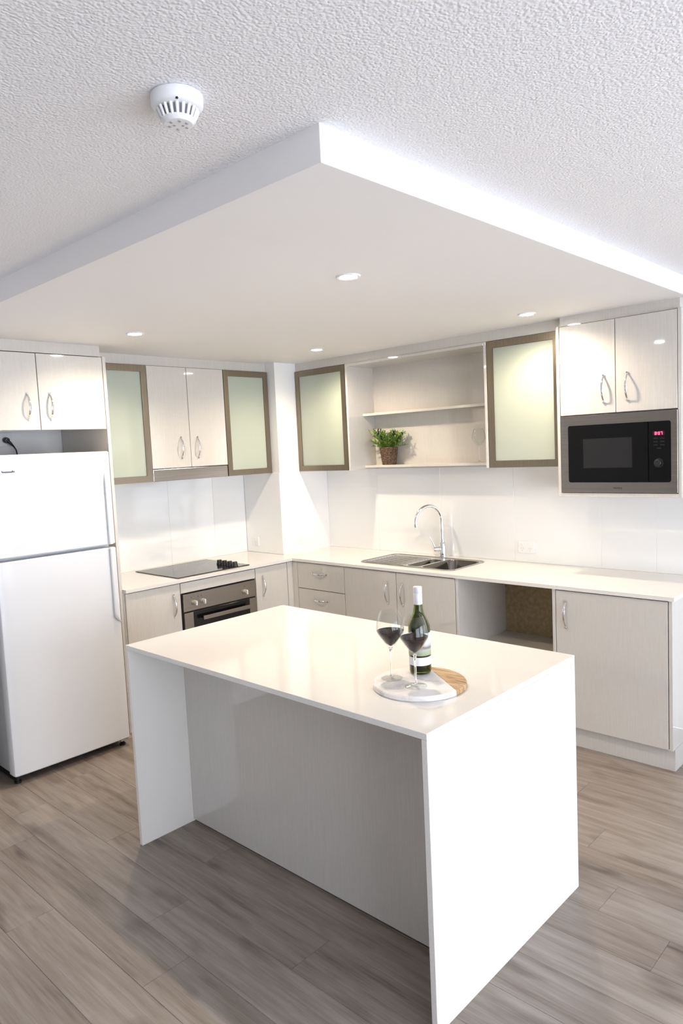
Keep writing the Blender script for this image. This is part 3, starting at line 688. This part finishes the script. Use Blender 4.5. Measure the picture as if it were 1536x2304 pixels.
# ================================================================== downlights and smoke detector
spots = [(2.633, -2.058, 'round recessed downlight above the island'), (1.066, -2.072, 'round recessed downlight in front of the fridge'),
         (1.107, -0.722, 'round recessed downlight near the corner pillar'), (2.628, -0.636, 'round recessed downlight in front of the microwave')]
for x, y, lab in spots:
    t = Thing('downlight', (x, y, ZS-0.006), lab, 'light', 'recessed ceiling downlights')
    bm = bmesh.new(); lathe(bm, [(0.036, 0.001), (0.037, 0.0035), (0.044, 0.0), (0.049, 0.0035), (0.05, 0.0058), (0.036, 0.0058)], (x, y, ZS-0.006), 40, close=True); t.part('trim_ring', bm, 'white', smooth=True)
    bm = bmesh.new(); lathe(bm, [(0, 0.0028), (0.036, 0.0028), (0.036, 0.0055), (0, 0.0055)], (x, y, ZS-0.006), 40); t.part('lens', bm, 'lens')
    l = bpy.data.lights.new('downlight_beam', 'SPOT'); l.energy = LAMP_W*4; l.color = WARM; l.spot_size = math.radians(158); l.spot_blend = 0.62; l.shadow_soft_size = 0.034
    o = bpy.data.objects.new('downlight_beam', l); COL.objects.link(o); o.parent = t.o; o.location = (0, 0, -0.004)
x, y = 3.245, -3.254
t = Thing('smoke_detector', (x, y, ZC-0.0622), 'white round smoke detector on the textured ceiling', 'detector')
c = (x, y, ZC)
bm = bmesh.new(); lathe(bm, [(0, -0.001), (0.054, -0.001), (0.056, -0.004), (0.055, -0.022), (0.052, -0.027), (0.0455, -0.031), (0, -0.031)], c, 48); t.part('base', bm, 'white', smooth=True)
bm = bmesh.new(); lathe(bm, [(0, -0.0312), (0.038, -0.0312), (0.029, -0.050), (0, -0.050)], c, 32); t.part('chamber', bm, 'lavender')
for i in range(20):
    a = 2*PI*i/20; ca, sa = math.cos(a), math.sin(a)
    bm = bmesh.new(); p0 = Vector((x+0.0430*ca, y+0.0430*sa, ZC-0.0305)); p1 = Vector((x+0.0340*ca, y+0.0340*sa, ZC-0.051)); tube(bm, [p0, p1], [0.0040, 0.0032], 6); t.part('vent_rib', bm, 'white')
bm = bmesh.new(); lathe(bm, [(0, -0.0502), (0.0365, -0.0502), (0.0355, -0.054), (0.030, -0.060), (0, -0.062)], c, 40); t.part('cap', bm, 'white', smooth=True)
for i, (a, r_) in enumerate([(0.4, 0.020), (1.5, 0.020), (2.6, 0.020), (3.7, 0.020), (4.8, 0.020), (5.8, 0.020), (1, 0.009), (4, 0.009)]):
    bm = bmesh.new(); cyl(bm, (x+r_*math.cos(a), y+r_*math.sin(a), ZC-0.0600), (x+r_*math.cos(a), y+r_*math.sin(a), ZC-0.0622), 0.0032, seg=8); t.part('hole', bm, 'grey')
dv2 = (CAM-Vector((x, y, CAM.z))).normalized()
bm = bmesh.new(); p = Vector((x, y, ZC-0.0265))+dv2*0.0505; cyl(bm, p, p+Vector((0, 0, -0.003)), 0.0028, seg=8); t.part('indicator', bm, 'black')

# ================================================================== on the island
bc = Vector((3.142, -2.358, 0.9004)); BR, BH = 0.155, 0.0175
t = Thing('serving_board', bc, 'round marble and wood serving board on the island', 'board')
pa, pb = Vector((3.121, -2.252, 0)), Vector((3.295, -2.368, 0)); nrm = Vector((-(pb-pa).y, (pb-pa).x, 0)).normalized()
if nrm.dot(Vector((1, 1, 0))) < 0: nrm = -nrm
off = (pa-bc).dot(nrm)
def disc_part(side):
    bm = bmesh.new(); lp = []
    a0 = math.acos(max(-1, min(1, off/BR))); base_a = math.atan2(nrm.y, nrm.x)
    rng = (base_a-a0, base_a+a0) if side > 0 else (base_a+a0, base_a+2*PI-a0)
    n = 60; g = nrm*(0.0004*side)
    def L_(r, z):
        aa = math.acos(max(-1, min(1, off/r))); rg = (base_a-aa, base_a+aa) if side > 0 else (base_a+aa, base_a+2*PI-aa)
        return [Vector((bc.x+r*math.cos(rg[0]+(rg[1]-rg[0])*i/n), bc.y+r*math.sin(rg[0]+(rg[1]-rg[0])*i/n), z))+g for i in range(n+1)]
    z = bc.z; loft(bm, [L_(BR-.002, z), L_(BR, z+.002), L_(BR, z+BH-.003), L_(BR-.003, z+BH)], True, True)
    return bm
t.part('marble_disc', disc_part(-1), 'marble', label='white veined marble part')
t.part('wood_segment', disc_part(1), 'acacia', label='brown acacia wood part')
ZB = bc.z+BH+0.0004
def wine_glass(c, label, full=True, name='wine_glass', k=1.0, group='stemmed wine glasses on the serving board'):
    t = Thing(name, c, label, 'glass', group)
    out = [(0.0, 0.0), (0.036, 0.0), (0.0365, 0.0012), (0.030, 0.003), (0.012, 0.006), (0.006, 0.011), (0.0042, 0.02), (0.0036, 0.05), (0.0040, 0.085), (0.0058, 0.101), (0.010, 0.110), (0.020, 0.120), (0.034, 0.140), (0.0445, 0.157), (0.0472, 0.167), (0.0465, 0.178), (0.0435, 0.197), (0.0375, 0.217), (0.0305, 0.232)]
    inn = [(0.0296, 0.232), (0.0366, 0.217), (0.0426, 0.197), (0.0454, 0.178), (0.046, 0.167), (0.0432, 0.158), (0.0325, 0.1415), (0.0185, 0.1225), (0.008, 0.1135), (0, 0.112)]
    P_ = lambda pr: [(r*k, z*k) for r, z in pr]
    bm = bmesh.new(); lathe(bm, P_([(0.0, 0.1065), (0.0075, 0.1065)] + out[10:] + inn), c, 48); t.part('bowl', bm, 'glass', smooth=True)
    bm = bmesh.new(); lathe(bm, P_([(0, 0.0085), (0.0075, 0.0085)] + out[5:9] + [(0.0055, 0.100), (0.0072, 0.106), (0, 0.106)]), c, 24); t.part('stem', bm, 'solidglass', smooth=True)
    bm = bmesh.new(); lathe(bm, P_(out[:5] + [(0.0075, 0.008), (0, 0.008)]), c, 40); t.part('foot', bm, 'glass', smooth=True)
    if full:
        e = 0.0005; prof = [(0, 0.112+e), (0.008-e, 0.1135+e), (0.0185-e, 0.1225+e), (0.0325-e, 0.1415+e), (0.0432-e, 0.158+e), (0.0455-e, 0.1645), (0, 0.1645)]
        bm = bmesh.new(); lathe(bm, prof, c, 48); t.part('wine', bm, 'wine', smooth=True, label='dark red wine')
    return t
wine_glass((3.167, -2.410, ZB), 'glass of red wine nearer the camera, in front of the bottle')
wine_glass((3.052, -2.392, ZB), 'glass of red wine left of the bottle')
c = (3.090, -2.283, ZB)
t = Thing('wine_bottle', c, 'green glass wine bottle with a white cap behind the glasses', 'bottle')
out = [(0, 0.004), (0.02, 0.003), (0.030, 0.0), (0.0355, 0.003), (0.0378, 0.010), (0.038, 0.150), (0.0365, 0.165), (0.031, 0.182), (0.023, 0.198), (0.0175, 0.212), (0.0150, 0.228), (0.0142, 0.245), (0.0140, 0.292)]
inn = [(0.0095, 0.292), (0.0100, 0.230), (0.013, 0.212), (0.0185, 0.197), (0.027, 0.181), (0.033, 0.163), (0.0346, 0.150), (0.0346, 0.012), (0.02, 0.008), (0, 0.009)]
bm = bmesh.new(); lathe(bm, out+inn, c, 56); t.part('glass_body', bm, 'bottleglass', smooth=True)
bm = bmesh.new(); lathe(bm, [(0, 0.0095), (0.02, 0.0086), (0.0342, 0.0125), (0.0342, 0.152), (0, 0.152)], c, 48); t.part('wine', bm, 'wine', smooth=True)
bm = bmesh.new(); lathe(bm, [(0.0144, 0.238), (0.0149, 0.239), (0.0150, 0.275), (0.0144, 0.276), (0.0144, 0.279), (0.0151, 0.280), (0.0151, 0.2975), (0.0138, 0.299), (0, 0.299)], c, 40); t.part('cap', bm, 'capsule', smooth=True)
bm = bmesh.new(); lathe(bm, [(0.0383, 0.066), (0.0385, 0.066), (0.0385, 0.143), (0.0383, 0.143)], c, 56, close=True); t.part('label_print', bm, 'label', smooth=True, label='printed landscape label')
bm = bmesh.new(); lathe(bm, [(0.0383, 0.032), (0.0385, 0.032), (0.0385, 0.0605), (0.0383, 0.0605)], c, 56, close=True); t.part('label_strip', bm, 'paper', smooth=True, label='white lower label strip')

# ================================================================== on the open shelf
c = Vector((1.186, -0.098, SHZ+0.0004))
t = Thing('potted_plant', c, 'green plant in a brown woven basket on the open shelf', 'plant')
bm = bmesh.new(); nr, ns = 72, 66; rings = []
for i in range(ns+1):
    u = i/ns; z = 0.128*u; row = int(u*9.999); f = u*10-row
    rb = 0.049+0.0135*u-0.003*(1-u)**3
    ring = []
    for k in range(nr):
        a = 2*PI*k/nr
        tw = math.sin(PI*min(1, f))**0.7*0.0045 * (0.65+0.35*math.sin(a*18+(row % 2)*PI + f*2.2))
        # rounded-square plan
        sq = 1.0+0.05*math.cos(4*a)*-1
        r_ = rb*sq+tw; ring.append(bm.verts.new((c.x+r_*math.cos(a), c.y+r_*math.sin(a), c.z+z)))
    rings.append(ring)
for A_, C_ in zip(rings, rings[1:]):
    for k in range(nr): bm.faces.new((A_[k], A_[(k+1) % nr], C_[(k+1) % nr], C_[k]))
bm.faces.new(rings[0]); top = [bm.verts.new((c.x+(v.co.x-c.x)*0.86, c.y+(v.co.y-c.y)*0.86, c.z+0.121)) for v in rings[-1]]
for k in range(nr): bm.faces.new((rings[-1][k], rings[-1][(k+1) % nr], top[(k+1) % nr], top[k]))
bm.faces.new(top)
t.part('basket', bm, 'basket', smooth=True, label='brown woven seagrass basket')
rp = random.Random(5)
def leaf(bm, p, d, ln, wd, curl):
    d = d.normalized(); s = d.cross(Vector((0, 0, 1)))
    s = s.normalized() if s.length > 1e-3 else Vector((1, 0, 0)); n = s.cross(d)
    prev = None
    for i, (u, ww) in enumerate(((0, 0.25), (0.35, 1), (0.7, 0.75), (1, 0.05))):
        q = p + d*(ln*u) - Vector((0, 0, 1))*(curl*ln*u*u); h = wd*ww/2
        row = [bm.verts.new(q-s*h+n*h*0.35), bm.verts.new(q), bm.verts.new(q+s*h+n*h*0.35)]
        if prev:
            for k in range(2): bm.faces.new((prev[k], prev[k+1], row[k+1], row[k]))
        prev = row
def foliage(nst, m, name, lo, hi, lean):
    bm = bmesh.new()
    for i in range(nst):
        a = 2*PI*i/nst*1.618*3+rp.random(); ln_ = lean*(0.25+0.75*rp.random()); h = lo+(hi-lo)*rp.random()
        p0 = c+Vector((math.cos(a)*0.03*rp.random(), math.sin(a)*0.02*rp.random(), 0.116))
        d = Vector((math.cos(a)*ln_, math.sin(a)*ln_*(0.6 if math.sin(a) < 0 else 0.2), h)); 
        p1 = p0+d; tube(bm, [p0, p0+d*0.55+Vector((0, 0, 0.01)), p1], [0.0016, 0.0014, 0.0009], 5)
        for k in range(15):
            u = 0.25+0.75*k/14; q = p0+d*u+Vector((0, 0, 0.02*u*(1-u))); b = k*2.4+a
            ld = d.normalized()*0.9+Vector((math.cos(b), math.sin(b)*0.8, 0.25))*0.75
            e_ = q+ld.normalized()*0.04
            if e_.y > -0.030: ld.y = -abs(ld.y)*0.3
            leaf(bm, q, ld, 0.030+0.018*rp.random(), 0.009+0.004*rp.random(), 0.25)
    for v in bm.verts: v.co.y = min(v.co.y, -0.0265); v.co.x = max(v.co.x, 1.001)
    t.part(name, bm, m, kind='stuff')
foliage(58, 'leaf', 'foliage', 0.015, 0.135, 0.15); foliage(4, 'darkleaf', 'dark_sprigs', 0.10, 0.14, 0.09)
wine_glass((1.962, -0.100, SHZ+0.0004), 'empty stemmed wine glass at the right end of the open shelf', False, 'wine_glass', 0.97, None)
